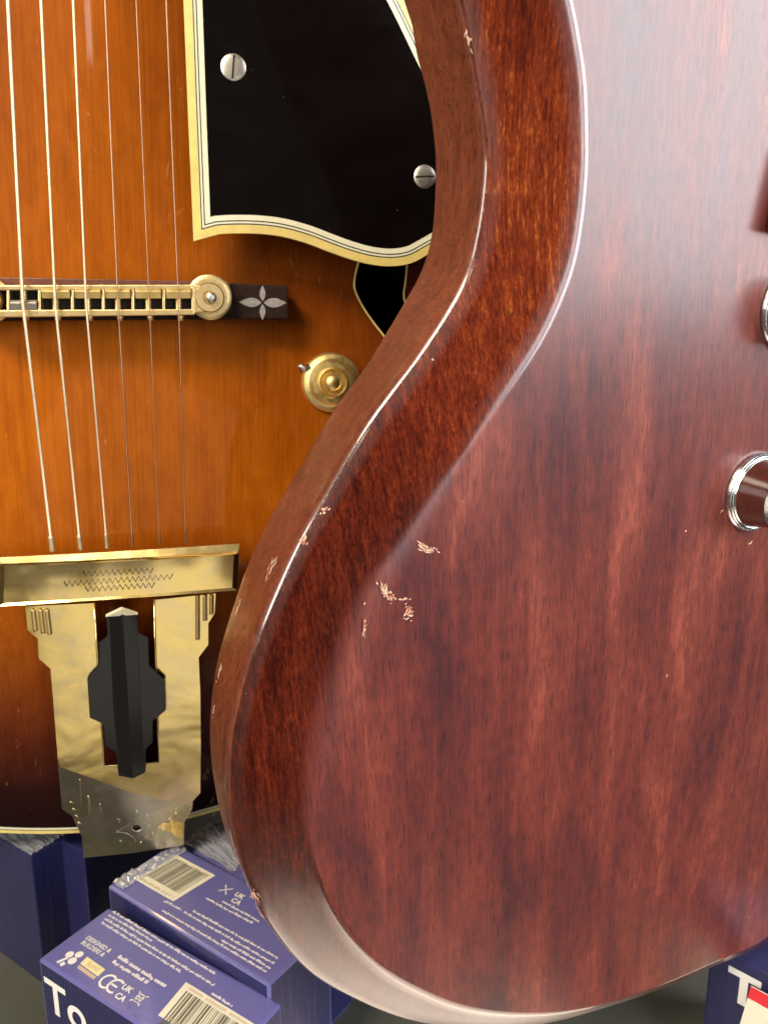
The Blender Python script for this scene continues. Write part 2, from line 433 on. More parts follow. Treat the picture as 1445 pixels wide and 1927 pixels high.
for i in range(nst):
    p2, p1, p0 = C2[i], C1[i], C0[i]
    t = (C2[(i+1) % nst] - C2[i-1]).normalized()
    inw = Vector((-t.y, t.x))
    st = i/NS
    soft = max(0.0, 1 - (abs(st-16.0)/3.4 if st > 16 else (16.0-st)/6.0))
    r2 = 1.25 + 8.0*soft**0.8
    if st > 22: r2 = max(0.7, 1.5-(st-22)*.1)
    bw = ((p1-p2).length**2 + D1**2)**.5
    r2b = min(r2, bw*0.45)
    r1 = min(1.7 + 1.2*max(0, 1-abs(st-17)/5), bw*0.35)
    P2 = sgp(p2, 0); P1 = sgp(p1, -D1); P0 = sgp(p0, -D1-DS); IN = Vector((inw.x, inw.y, 0))
    d21 = (P1-P2).normalized(); d10 = (P0-P1).normalized()
    out = (P1-P2); out.z = 0
    row = [P2+IN*(r2+0.8), P2+IN*(r2+0.02)]
    def bez(a, c, b, n): return [a.lerp(c, k/n).lerp(c.lerp(b, k/n), k/n) for k in range(n+1)]
    row += bez(P2+IN*r2, P2, P2+d21*r2b, 7)
    a, b = P2+d21*r2b, P1-d21*r1
    bul = Vector((0, 0, 1))*0.5*min(1, bw/14)
    row += [a.lerp(b, k/6)+bul*math.sin(math.pi*k/6) for k in range(1, 6)]
    row += bez(b, P1, P1+d10*r1, 5)
    a, b = P1+d10*r1, P0-d10*2.0
    row += [a.lerp(b, k/5) for k in range(1, 5)]
    row += bez(b, P0, P0+IN*2.0, 4)
    rings.append(row)
    shine = (1-0.8*soft)*(1.0 if st < 8.0 or st > 19 else max(0.10, 1-(st-8.0)/2.2))
    polish += [shine if 3 <= k <= 8 else (0.5*shine if k in (2, 9) else (1.0 if 16 <= k <= 20 else (0.5 if k == 15 else 0.0))) for k in range(len(row))]
    seal = 1.0 if st > 20 else max(0.0, (st-17.5)/2.5)  # lacquer is intact at the foot, rubbed off the end grain above
    lacq += [1.0-(1.0-seal)*min(1.0, max(0.0, (k-3)/4.0)) if k < 15 else (1.0 if k > 15 or seal > .9 else 0.5) for k in range(len(row))]
    sh = 0.5*soft                                     # where the edge is rubbed round the two grains fade into each other
    zone += [max(0.0, min(1.0, ((k-5.5)/(2.0+9*soft)+0.5 - sh*0.15))) for k in range(len(row))]
m = len(rings[0])
V = [p for r in rings for p in r]; Fc = []; fm = []
for i in range(nst):
    j = (i+1) % nst
    for k in range(m-1):
        Fc.append([i*m+k, i*m+k+1, j*m+k+1, j*m+k])
        fm.append(0 if k < 17 else 1)
n0 = len(V)
V += [r[0].copy() for r in rings]; Fc.append([n0+i for i in range(nst)]); fm.append(0)
n1 = len(V)
V += [r[-1].copy() for r in rings]; Fc.append([n1+i for i in range(nst)][::-1]); fm.append(1)
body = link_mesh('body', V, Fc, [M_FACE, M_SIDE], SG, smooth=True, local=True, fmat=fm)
ez = body.data.attributes.new('edge_zone', 'FLOAT', 'POINT')
ez.data.foreach_set('value', zone + [0.0]*nst + [1.0]*nst)
po = body.data.attributes.new('polish', 'FLOAT', 'POINT')
po.data.foreach_set('value', polish + [0.0]*nst*2)
la = body.data.attributes.new('lacquer', 'FLOAT', 'POINT')
la.data.foreach_set('value', lacq + [1.0]*nst*2)

# knobs with metal reflector caps
def sg_knob(px, py, rr, label=None):
    c2 = sg(px, py); c = SO + SX*c2.x + SV*c2.y
    base = lathe(c+SN*0.15, SN, [(rr, 0), (rr, 0.9), (rr*0.965, 1.3), (rr*0.95, 1.0), (rr*0.92, 1.6), (rr*0.89, 1.3), (rr*0.86, 1.9), (rr*.80, 2.0)], 72)
    k = link_mesh('knob', *lathe(c+SN*2.0, SN, [(rr*0.85, 0), (rr*0.84, 0.8), (rr*0.78, 4), (rr*0.74, 7.4), (rr*0.73, 8.0)], 72), M_KNOB, SG, smooth=True, autos=40)
    link_mesh('skirt_ring', *base, M_CHROME, SG, parent=k, smooth=True, autos=50)
    link_mesh('cap_rim', *lathe(c+SN*9.9, SN, [(rr*0.73, 0), (rr*0.755, 0.5), (rr*0.69, 1.1), (rr*0.63, 1.3), (rr*.60, 1.0), (rr*.60, .1)], 72), M_CHROME, SG, parent=k, smooth=True, autos=50)
    link_mesh('reflector_cap', *lathe(c+SN*10.1, SN, [(rr*0.60, 0), (rr*0.60, 0.5), (rr*.30, .9), (rr*.29, .6), (.2, .6)], 48), M_KTOP, SG, parent=k, smooth=True, autos=30)
    return k
sg_knob(1420, 925, 11.6)
sg_knob(1488, 582, 11.6)
# black pickup surround, cut by the picture's edge
c2 = sg(1437, 432); cc = SO + SX*c2.x + SV*c2.y
link_mesh('pickup_ring', *boxvf(cc+SN*0.1, SX*40, SV*20 + SX*0.8, SN*5), M_BLACK, SG, bevel=1.0)

# chips knocked out of the finish
def splinters(p, ax, ay, n, lx, ly, rot, r):
    """a cluster of thin slivers of bare wood, a little proud of the finish"""
    V = []; Fq = []
    lx *= 1.7; ly *= 2.0
    c0 = RAD(rot); nn = 12
    for q in range(nn):                                # torn patch of bare wood under the slivers
        w = 2*math.pi*q/nn; g = 0.40+0.75*r.random(); a_, b_ = math.cos(w)*lx*.42*g, math.sin(w)*ly*.42*g
        V.append(p + n*0.03 + ax*(a_*math.cos(c0)-b_*math.sin(c0)) + ay*(a_*math.sin(c0)+b_*math.cos(c0)))
    V.append(p + n*0.06); Fq += [[q, (q+1) % nn, nn] for q in range(nn)]; fmc = [0]*nn
    cnt = max(4, int(4+lx*ly*1.3))
    for q in range(cnt):
        cx, cy = r.gauss(0, .28)*lx, r.gauss(0, .28)*ly
        L_, w_ = r.uniform(.4, 1.2)*max(.45, lx*.4), r.uniform(.10, .26)
        g = RAD(rot + r.gauss(0, 22))
        c0 = RAD(rot); bx_, by_ = cx*math.cos(c0)-cy*math.sin(c0), cx*math.sin(c0)+cy*math.cos(c0)
        d = ax*math.cos(g)+ay*math.sin(g); e = ay*math.cos(g)-ax*math.sin(g)
        o = p + ax*bx_ + ay*by_ + n*(0.05+0.02*q)
        k = len(V)
        V += [o-d*L_*.5, o-d*L_*.1-e*w_*r.uniform(.6, 1.2), o+d*L_*.5, o+d*L_*.1+e*w_, o+n*0.09]
        Fq += [[k, k+1, k+4], [k+1, k+2, k+4], [k+2, k+3, k+4], [k+3, k, k+4]]; fmc += [1]*4
    return V, Fq, [M_TORN, M_CHIP], fmc
def chip(px, py, lx, ly, rot):
    p = on_plane(px, py, SO+SN*0.03, SN)
    V_, F_, m_, fm_ = splinters(p, SX, SV, SN, lx, ly, rot, random.Random(int(px*7+py)))
    link_mesh('finish_chip', V_, F_, m_, SG, fmat=fm_)
for a in [(798, 1031, 3.6, 0.7, -28), (811, 1036, 1.2, 1.0, 0), (722, 1112, 3.4, 1.0, -52), (735, 1124, 1.3, 1.1, 10), (768, 1152, 1.6, 2.0, 15),
          (686, 1178, 0.7, 3.4, 4), (760, 1128, 2.0, 0.25, -3), (1254, 1272, .5, .4, 0), (1412, 1022, 1.3, .35, 35), (1357, 962, .7, .3, 30), (1290, 1000, .5, .3, 0)]:
    chip(*a)
def edge_chip(st, k, lx, ly):
    """a chip standing just proud of profile point k at station st"""
    i = int(st*NS); a = rings[i % nst][k]; b = rings[(i+1) % nst][k]; c = rings[i % nst][min(k+1, m-1)]
    t = (b-a).normalized(); s = (c-a).normalized(); n = t.cross(s).normalized()
    if n.dot(Vector((-0.5, 0, 1))) < 0: n = -n
    V_, F_, m_, fm_ = splinters(a + n*0.05, t, s, n, lx, ly, 8, random.Random(int(st*100+k)))
    link_mesh('finish_chip', V_, F_, m_, SG, local=True, fmat=fm_)
for a in [(14.1, 21, 3.4, .9), (15.0, 24, 3.0, .5), (12.3, 15, 1.2, .6), (13.0, 16, 1.6, 1.0), (16.4, 24, 3.0, .5), (20.2, 17, 3.2, 1.3), (20.6, 19, 3.0, 1.0), (1.1, 17, 2.2, .5), (17.2, 24, 2.2, .6)]:
    edge_chip(*a)

# ================================================================== sunburst archtop guitar
YAW = RAD(10.0)
AN = Vector((math.sin(YAW), -math.cos(YAW), 0))
AO = ray(200, 570); AO = AO*(290.0/AO.y)
HX = Vector((math.cos(YAW), math.sin(YAW), 0)); HZ = Vector((0, 0, 1))
def ah(px, py, h):
    return on_plane(px, py, AO + AN*h, AN)
s0, s1 = ah(195, 570, 20), ah(224, 1030, 12)
dv = (s0 - s1); dv -= AN*dv.dot(AN); AV = dv.normalized()           # up the strings
AX = AV.cross(AN).normalized()
if AX.dot(HX) < 0: AX = -AX
ARCH = Thing('archtop_guitar', 'amber sunburst archtop guitar with gold bridge and tailpiece, behind on the left', 'guitar', frame(AO, AX, AV, AN))
def aloc(p): q = ARCH.I @ p; return Vector((q.x, q.y))
# body outline in its own plane
bp = [aloc(ah(x, y, -17)) for x, y in [(0, 1567), (80, 1569), (153, 1567), (240, 1560), (352, 1541), (420, 1523)]]
cu = aloc(ah(250, 1300, -5)).x
vb = bp[3].y
right = [(112, 14), (160, 44), (196, 92), (206, 148), (190, 205), (150, 255), (126, 300), (128, 345), (150, 395), (148, 440), (115, 480), (50, 502)]
left = [(-x, y) for x, y in right[::-1]]
left = [p for p in left]
OUTA = [Vector(p) for p in bp] + [Vector((cu+x, vb+y)) for x, y in right] + [Vector((cu+x, vb+y)) for x, y in left]
# left lower part must meet the first bottom point smoothly
OUT = spline(OUTA, 8, True)
OUTn = np.array([(p.x, p.y) for p in OUT])
def rim_dist(x, y):
    a = OUTn; b = np.roll(OUTn, -1, axis=0); q = np.array((x, y)); d = b-a
    t = np.clip(((q-a)*d).sum(1)/np.maximum((d*d).sum(1), 1e-9), 0, 1)
    return float(np.sqrt((((a+d*t[:, None])-q)**2).sum(1)).min())
def arch_h(x, y):
    d = rim_dist(x, y)
    t = min(1, d/150.0)
    return -17.5 + 17.5*(t*t*(3-2*t))**0.9
def on_top(px, py, lift=0.0):
    h = 0.0
    for _ in range(8):
        q = aloc(ah(px, py, h+lift)); h = arch_h(q.x, q.y)
    return ah(px, py, h+lift)
fh_px = [(700, 415), (682, 470), (669, 515), (667, 540), (675, 562), (690, 588), (707, 612), (724, 634), (748, 672), (790, 706), (812, 660), (790, 610), (764, 572), (760, 556), (763, 530), (765, 500), (758, 440), (735, 405)]
FH = spline([aloc(on_top(*p)) for p in fh_px], 3, True)
FHn = [(p.x, p.y) for p in FH]
def inside(poly, x, y):
    c = False; n = len(poly); j = n-1
    for i in range(n):
        xi, yi = poly[i]; xj, yj = poly[j]
        if (yi > y) != (yj > y) and x < (xj-xi)*(y-yi)/(yj-yi)+xi: c = not c
        j = i
    return c
def plate(outl, hole, step):
    pts = [Vector(p) for p in outl] + [Vector(p) for p in hole]
    no, nh = len(outl), len(hole)
    edges = [(i, (i+1) % no) for i in range(no)] + [(no+i, no+(i+1) % nh) for i in range(nh)]
    xs = [p[0] for p in outl]; ys = [p[1] for p in outl]
    y = min(ys)+step
    ol = [(p[0], p[1]) for p in outl]
    while y < max(ys):
        x = min(xs)+step
        while x < max(xs):
            if inside(ol, x, y) and rim_dist(x, y) > step*0.5 and not inside(hole, x, y): pts.append(Vector((x, y)))
            x += step
        y += step
    vo, eo, fo, *_ = delaunay_2d_cdt(pts, edges, [], 0, 1e-4)
    keep = []
    for t in fo:
        cx = sum(vo[i].x for i in t)/len(t); cy = sum(vo[i].y for i in t)/len(t)
        if inside(ol, cx, cy) and not inside(hole, cx, cy): keep.append(list(t))
    return vo, keep
vo, fo = plate([(p.x, p.y) for p in OUT], FHn, 8.0)
Vt = [Vector((p.x, p.y, arch_h(p.x, p.y))) for p in vo]
top = link_mesh('top_plate', Vt, fo, M_BURST, ARCH, smooth=True, local=True)
at = top.data.attributes.new('rim_distance', 'FLOAT', 'POINT')
at.data.foreach_set('value', [rim_dist(v.co.x/S, v.co.y/S)/200.0 for v in top.data.vertices])
# make sure the plate faces the viewer
if sum(p.normal.z for p in top.data.polygons) < 0: top.data.flip_normals()
DEEP = 78.0
def loop3(o, z): return [Vector((p.x, p.y, z)) for p in o]
n = len(OUT)
link_mesh('rim', loop3(OUT, -17.8)+loop3(OUT, -17.5-DEEP), [[i, (i+1) % n, n+(i+1) % n, n+i] for i in range(n)], M_RIM, ARCH, smooth=True, local=True)
link_mesh('back_plate', loop3(OUT, -17.5-DEEP), [list(range(n))], M_INSIDE, ARCH, local=True)
def offset_loop(o, d):
    """miter offset, positive = to the left of travel"""
    r = []; n = len(o)
    for i in range(n):
        a, b, c = o[i-1], o[i], o[(i+1) % n]
        t1 = (b-a).normalized(); t2 = (c-b).normalized()
        n1 = Vector((-t1.y, t1.x)); n2 = Vector((-t2.y, t2.x))
        k = max(0.35, 1+n1.dot(n2))
        r.append(b + (n1+n2)*(d/k))
    return r
def ring_strip(oa, ob, za, zb, thick, name, mat, thing, parent=None):
    n = len(oa)
    A = loop3(oa, za); B = loop3(ob, zb); A2_ = loop3(oa, za-thick); B2_ = loop3(ob, zb-thick)
    V = A+B+B2_+A2_
    f = []
    for i in range(n):
        j = (i+1) % n
        for q in range(4):
            r = (q+1) % 4
            f.append([q*n+i, q*n+j, r*n+j, r*n+i])
    return link_mesh(name, V, f, mat, thing, parent=parent, local=True)
# body binding: cream outside, thin dark line, pale line
area2 = sum(OUT[i].x*OUT[(i+1) % n].y-OUT[(i+1) % n].x*OUT[i].y for i in range(n))
sg_ = 1 if area2 > 0 else -1
bnd = ring_strip(offset_loop(OUT, -0.35*sg_), offset_loop(OUT, 1.25*sg_), -17.2, -17.0, 5.0, 'body_binding', M_CREAM, ARCH)
ring_strip(offset_loop(OUT, 1.27*sg_), offset_loop(OUT, 1.65*sg_), -17.0, -16.95, 1.0, 'purfling_line', M_LINE, ARCH, bnd)
ring_strip(offset_loop(OUT, 1.67*sg_), offset_loop(OUT, 2.3*sg_), -16.95, -16.9, 1.0, 'purfling_line', M_WHITE, ARCH, bnd)
# f-hole edge binding
fb = spline([on_top(*p, 0.15) for p in fh_px], 4, True)
link_mesh('f_hole_binding', *tube(fb+[fb[0]], 0.42, 6), M_CREAM, ARCH, smooth=True)

# --- pickguard
GH = 13.0
pg_left = [(336, -160), (345, 0), (354, 226), (364, 453)]
pg_bot = [(364, 453), (383, 446), (410, 440), (450, 438), (490, 439), (530, 444), (575, 456), (620, 473), (660, 487), (700, 497), (740, 500), (775, 494), (806, 478), (845, 456), (880, 440)]
pg_right = [(880, 440), (888, 380), (876, 280), (850, 180), (808, 90), (765, 0), (715, -95), (682, -160)]
gl = [aloc(ah(x, y, GH)) for x, y in pg_left]
gb = spline([aloc(ah(x, y, GH)) for x, y in pg_bot], 4)
gr = spline([aloc(ah(x, y, GH)) for x, y in pg_right], 4)
gb = [gb[0]] + [q for q in gb[1:] if (q-gb[0]).length > 8.5]
PG = gl[:-1] + gb + gr[1:]
npg = len(PG)
ar = sum(PG[i].x*PG[(i+1) % npg].y-PG[(i+1) % npg].x*PG[i].y for i in range(npg))
sp = 1 if ar > 0 else -1
offs = [0, 2.75, 3.15, 3.75, 4.15, 5.9]
loops = [offset_loop(PG, sp*d) for d in offs]
zt = [GH-0.5, GH-0.2, GH-.12, GH-.08, GH-.04, GH]
lp = loops[5]; nlp = len(lp)
vo_, eo_, fo_, *_ = delaunay_2d_cdt([Vector(p) for p in lp], [(i, (i+1) % nlp) for i in range(nlp)], [], 1, 1e-4)
vv = loop3(vo_, GH+0.05) + loop3(vo_, GH-2.0); k_ = len(vo_)
ff = [list(t) for t in fo_] + [[i+k_ for i in t][::-1] for t in fo_] + [[i, (i+1) % nlp, k_+(i+1) % nlp, k_+i] for i in range(nlp)]
guard = link_mesh('pickguard', vv, ff, M_GUARD, ARCH, local=True)
for k, mt in enumerate([M_CREAM, M_LINE, M_WHITE, M_LINE, M_WHITE]):
    ring_strip(loops[k], loops[k+1], zt[k], zt[k+1]-0.02, 2.0, 'binding_strip', mt, ARCH, guard)
# mitred corner line of the binding
ca, cb = loops[0][3], loops[4][3]
def guard_screw(px, py, slot_deg, rpx=21):
    c = ah(px, py, GH+0.05); r = rpx/F*c.length*0.97
    V, Fq = lathe(c, AN, [(r, 0), (r, 0.3), (r*.92, 0.5), (r*.6, 0.68), (r*.25, 0.74)], 36)
    s = link_mesh('screw', V, Fq, M_NICKEL, ARCH, parent=guard, smooth=True, autos=50)
    d = HX*math.cos(RAD(slot_deg)) + HZ*math.sin(RAD(slot_deg)); e = AN.cross(d)
    V, Fq = boxvf(c+AN*0.5-d*r*.86-e*.28, d*r*1.72, e*.56, AN*0.28)
    link_mesh('screw_slot', V, Fq, M_BLACK, ARCH, parent=guard)
guard_screw(439, 126, 83, 21)
guard_screw(799, 332, 4, 20)

# --- bridge: ebony foot, gold body, six saddles
def quadpx(pts, h, t):
    a = [ah(x, y, h) for x, y in pts]
    return prism(a, [p-AN*t for p in a])
foot = link_mesh('bridge_foot', *quadpx([(-120, 523), (362, 529), (432, 532), (542, 537), (543, 599), (432, 600), (-120, 604)], 7.5, 9.5), M_EBONY, ARCH, bevel=0.6)
link_mesh('foot_reflection', *quadpx([(-120, 519), (362, 528), (432, 531), (432, 540), (362, 542), (-120, 540)], 9.0, 1.4), M_REDREFL, ARCH, parent=foot, bevel=.3)  # coloured strip standing in for a reddish reflection on the foot's upper edge
def petal(cx, cy, dx, dy, wpx):
    P = []
    for k in range(9):
        t = k/8; w = math.sin(math.pi*t**0.85)*wpx
        P.append((cx+dx*t - dy/math.hypot(dx, dy)*w, cy+dy*t + dx/math.hypot(dx, dy)*w))
    for k in range(7, 0, -1):
        t = k/8; w = math.sin(math.pi*t**0.85)*wpx
        P.append((cx+dx*t + dy/math.hypot(dx, dy)*w, cy+dy*t - dx/math.hypot(dx, dy)*w))
    link_mesh('pearl_petal', *quadpx(P, 7.62, 0.3), M_PEARL, ARCH, parent=foot)
for dx, dy, w in ((43, 0.5, 9), (-42, -1, 9), (0, 30, 5.5), (0, -30, 5.5)): petal(494+(2 if dx > 0 else -2 if dx < 0 else 0), 569+(3 if dy > 3 else -3 if dy < -3 else 0), dx, dy, w)
BH = 17.0
bridge = link_mesh('bridge', *quadpx([(-14, 583), (366, 581), (366, 592), (-14, 597)], BH, 5.0), M_GOLDW, ARCH, bevel=0.35)
link_mesh('bridge_rail', *quadpx([(-14, 536), (362, 535), (362, 544), (-14, 546)], BH, 5.0), M_GOLDW, ARCH, parent=bridge, bevel=0.35)
link_mesh('bridge_floor', *quadpx([(-14, 540), (366, 540), (366, 590), (-14, 592)], BH-5.2, 1.0), M_BLACK, ARCH, parent=bridge)
cells = [15, 74, 136, 194, 250, 308, 364]
for i, x in enumerate(cells):
    link_mesh('bridge_divider', *quadpx([(x-2.5, 540), (x+2.5, 540), (x+2.5, 588), (x-2.5, 588)], BH-0.15, 4.5), M_GOLDW, ARCH, parent=bridge, bevel=.25)
sx = [43, 104, 162, 222, 281, 336]
for i in range(6):
    a, b = cells[i]+4.5, cells[i+1]-4.5
    y0, y1 = (564, 584) if i == 0 else (542, 561)
    mat = M_NICKEL if i == 0 else M_GOLDK
    L = [ah(a, y0, BH), ah(b, y0, BH), ah(b, y1, BH), ah(a, y1, BH)]
    # knife-edged saddle: a roof whose ridge carries the string
    dn = AN*4.2
    r0, r1 = L[0].lerp(L[3], 0.3)+AN*0.9, L[1].lerp(L[2], 0.3)+AN*0.9
    V = L + [p-dn for p in L] + [r0, r1]
    Fq = [[0, 1, 9, 8], [8, 9, 2, 3], [0, 8, 3], [1, 2, 9], [4, 7, 6, 5], [0, 4, 5, 1], [1, 5, 6, 2], [2, 6, 7, 3], [3, 7, 4, 0]]
    link_mesh('saddle', V, Fq, mat, ARCH, parent=bridge, bevel=0.25)
    xm = (a+b)/2
    if i == 0: p0_, p1_ = ah(xm, 545, BH-2.5), ah(xm, 568, BH-2.5)
    else: p0_, p1_ = ah(xm, 557, BH-3.6), ah(xm, 586, BH-3.6)
    link_mesh('saddle_screw', *tube([p0_.lerp(p1_, t/8) for t in range(9)], [1.1+(.15 if t % 2 else 0) for t in range(9)], 10), M_GOLDW, ARCH, parent=bridge, smooth=True)
    hx = xm+4
    link_mesh('screw_head', *tube([ah(hx, 592, BH-2.4), ah(hx, 598, BH-2.4), ah(hx, 603, BH-2.4)], [1.25, 1.15, 0.9], 12), M_GOLDW, ARCH, parent=bridge, smooth=True)
for (cx, cy) in ((395, 559), (-22, 563)):
    c = ah(cx, cy, 10.0)
    w = link_mesh('thumb_wheel', *lathe(c-AN*1.0, AN, [(7.3, 0), (7.6, .3), (7.6, 2.3), (7.2, 2.6), (5.6, 2.7)], 60), M_GOLDW, ARCH, parent=bridge, smooth=True, autos=40)
    link_mesh('bridge_end', *lathe(ah(cx, cy+1, BH-3.6), AN, [(4.9, 0), (4.9, 3.2), (4.6, 3.6), (2.4, 3.6), (2.2, 3.1)], 40), M_GOLDW, ARCH, parent=bridge, smooth=True, autos=40)
    link_mesh('post_head', *lathe(ah(cx+3, cy+1, BH-0.6), AN, [(1.75, 0), (1.75, 2.0), (1.4, 2.5), (.5, 2.7)], 24), M_NICKEL, ARCH, parent=bridge, smooth=True, autos=50)
link_mesh('bridge_shoulder', *quadpx([(360, 536), (400, 536), (400, 584), (360, 590)], BH-.5, 3.2), M_GOLDW, ARCH, parent=bridge, bevel=0.5)

# --- tailpiece
TH = 9.0
bar_t = [(-3, 1046), (150, 1039), (300, 1030), (451, 1020)]
bar_m = [(-3, 1063), (150, 1057), (300, 1049), (449, 1039)]
bar_b = [(-1, 1141), (150, 1132), (300, 1122), (446, 1111)]
tail = None
# crossbar: sloped top lip, front face with bevelled border
T0 = [ah(x, y, TH-2.0) for x, y in bar_t]; T0b = [ah(x, y+3, TH+1.6) for x, y in bar_t]
T1 = [ah(x, y-2, TH+3.2) for x, y in bar_m]; T1b = [ah(x, y+2, TH+2.2) for x, y in bar_m]
NB = 24
def dens4(P): return [P[min(2, int(k*3/NB))].lerp(P[min(2, int(k*3/NB))+1], k*3/NB-min(2, int(k*3/NB))) for k in range(NB+1)]
ins = [8, 0, 0, -9]
T2 = [ah(x+ins[i], y+6, TH+1.9) for i, (x, y) in enumerate(bar_m)]
B2 = [ah(x+ins[i], y-5, TH+1.9) for i, (x, y) in enumerate(bar_b)]
B1 = [ah(x, y, TH+2.4) for x, y in bar_b]
B0 = [ah(x, y+2, TH-2) for x, y in bar_b]
T0, T0b, T1, T1b, T2, B2, B1, B0 = [dens4(r) for r in (T0, T0b, T1, T1b, T2, B2, B1, B0)]
def bar_tilt(k): return 2.5-1.9*k/NB + 0.25*math.sin(k*1.1)
T2 = [p-AN*bar_tilt(k) for k, p in enumerate(T2)]
mid = [[T2[k].lerp(B2[k], t/6)+AN*0.28*math.sin(math.pi*t/6) for k in range(NB+1)] for t in range(1, 6)]
rows = [T0, T0b, T1, T1b, T2]+mid+[B2, B1, B0]
nb1 = NB+1
V = [p for r in rows for p in r]; Fq = []
for i in range(len(rows)-1):
    for k in range(NB): Fq.append([i*nb1+k, i*nb1+k+1, (i+1)*nb1+k+1, (i+1)*nb1+k])
nr = len(rows)
Fq.append([i*nb1 for i in range(nr)]); Fq.append([i*nb1+NB for i in range(nr)][::-1]); Fq.append(list(range(nb1))+[(nr-1)*nb1+k for k in range(NB, -1, -1)])
tail = link_mesh('tailpiece', V, Fq, M_GOLD, ARCH, smooth=True, autos=18)
# zigzag engraving on the bar
def zigzag(p0, p1, n, amp, h, r, name, vertical=False):
    pts = []
    for k in range(n*2+1):
        t = k/(n*2)
        x, y = p0[0]+(p1[0]-p0[0])*t, p0[1]+(p1[1]-p0[1])*t
        s = amp if k % 2 else -amp
        ty = (y-(1069-x*.055))/66.0
        pts.append(ah(x+(s if vertical else 0), y+(0 if vertical else s), h-(2.5-x*.0042)*max(0.0, 1-ty-s/66.0)+0.25))
    return tube(pts, r, 5)
M_ENGR = plain('engraved_shadow', (0.16, 0.11, 0.045), 0.35, metal=0.8)
for p0_, p1_, nn in (((156, 1080), (288, 1074), 12), ((120, 1099), (325, 1085), 19), ((160, 1109), (291, 1101), 12)):
    link_mesh('engraving', *zigzag(p0_, p1_, nn, 5.0, TH+1.95, 0.24, 'z'), M_ENGR, ARCH, parent=tail)
# stepped trapeze legs with a centre slot, folding back over the rim at the bottom
TL = [(49, 1140), (53, 1184), (72, 1201), (74, 1238), (96, 1257), (102, 1330), (111, 1443), (118, 1520), (137, 1533), (155, 1572), (159, 1612)]
TR = [(406, 1116), (404, 1153), (392, 1172), (392, 1212), (374, 1236), (377, 1300), (378, 1400), (377, 1491), (363, 1506), (362, 1521), (347, 1546), (346, 1588)]
SL = [(177, 1134), (184, 1244), (191, 1360), (196, 1442)]
SR = [(290, 1128), (293, 1240), (297, 1350), (299, 1434)]
def th(px, py):
    """height of the tailpiece sheet: flat, then two folds back at the rim"""
    yl = 1440 + (px-111)*0.36 if px < 255 else 1492+(px-255)*0.22
    h = TH - 2.0
    if py > yl: h -= (py-yl)*0.085
    return h
outl = [Vector((x, y)) for x, y in TL] + [Vector((250, 1603))] + [Vector((x, y)) for x, y in TR[::-1]]
slot = [Vector((x, y)) for x, y in SR] + [Vector((x, y)) for x, y in SL[::-1]]
loopA = outl + slot                     # one outline: down the left, across, up the right, then round the slot
loopA = [Vector(p) for p in loopA]
hole = [(258+9*math.cos(w), 1557+7*math.sin(w)) for w in [2*math.pi*k/14 for k in range(14)]]
pts = []; edges = []
def dens_loop(lp, st):
    o = []
    for i in range(len(lp)):
        a, b = Vector(lp[i]), Vector(lp[(i+1) % len(lp)])
        k = max(1, int((b-a).length/st))
        o += [a.lerp(b, q/k) for q in range(k)]
    return o
LA = dens_loop(loopA, 14.0)
pts = list(LA)+[Vector(p) for p in hole]
nl, nh = len(LA), len(hole)
edges = [(i, (i+1) % nl) for i in range(nl)] + [(nl+i, nl+(i+1) % nh) for i in range(nh)]
LAn = [(p.x, p.y) for p in LA]
# creases follow the fold line so the fold stays sharp
fl = [Vector((x, (1440 + (x-111)*0.36 if x < 255 else 1492+(x-255)*0.22))) for x in range(116, 376, 10)]
i0 = len(pts); pts += fl; edges += [(i0+i, i0+i+1) for i in range(len(fl)-1)]
vo, eo, fo, *_ = delaunay_2d_cdt(pts, edges, [], 0, 1e-3)
kf = []
for t in fo:
    cx = sum(vo[i].x for i in t)/len(t); cy = sum(vo[i].y for i in t)/len(t)
    if inside(LAn, cx, cy) and not inside(hole, cx, cy): kf.append(list(t))
Vs = [ah(p.x, p.y, th(p.x, p.y)) for p in vo]
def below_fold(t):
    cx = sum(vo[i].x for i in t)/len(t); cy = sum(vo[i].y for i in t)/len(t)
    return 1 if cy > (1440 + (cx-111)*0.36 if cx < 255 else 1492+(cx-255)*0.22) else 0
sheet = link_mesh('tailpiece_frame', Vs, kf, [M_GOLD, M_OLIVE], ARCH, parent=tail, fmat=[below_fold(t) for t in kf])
sm = sheet.modifiers.new('thickness', 'SOLIDIFY'); sm.thickness = 0.0016; sm.offset = 0
cr_ = [(293, 1557), (306, 1546), (318, 1540), (333, 1545), (347, 1549), (346, 1566), (346, 1581), (326, 1580), (308, 1568)]
inn = [(308, 1556), (322, 1552), (334, 1557), (338, 1570), (323, 1567), (330, 1549)]
cv, ce, cf, *_ = delaunay_2d_cdt([Vector(p) for p in cr_+inn], [(i, (i+1) % len(cr_)) for i in range(len(cr_))], [], 1, 1e-4)
rc_ = random.Random(4)
link_mesh('crumpled_corner', [ah(p.x, p.y, th(p.x, p.y)+0.95+(rc_.uniform(0, 1.3) if i >= len(cr_) else 0)) for i, p in enumerate(cv)], [list(t) for t in cf], M_GOLD, ARCH, parent=tail)
lipl = [ah(x, y, TH-1.2) for x, y in SL]; lipr = [ah(x, y, TH-1.2) for x, y in SR]
link_mesh('slot_lip', *tube(lipl+lipr[::-1], 0.42, 8), M_GOLD, ARCH, parent=tail, smooth=True)
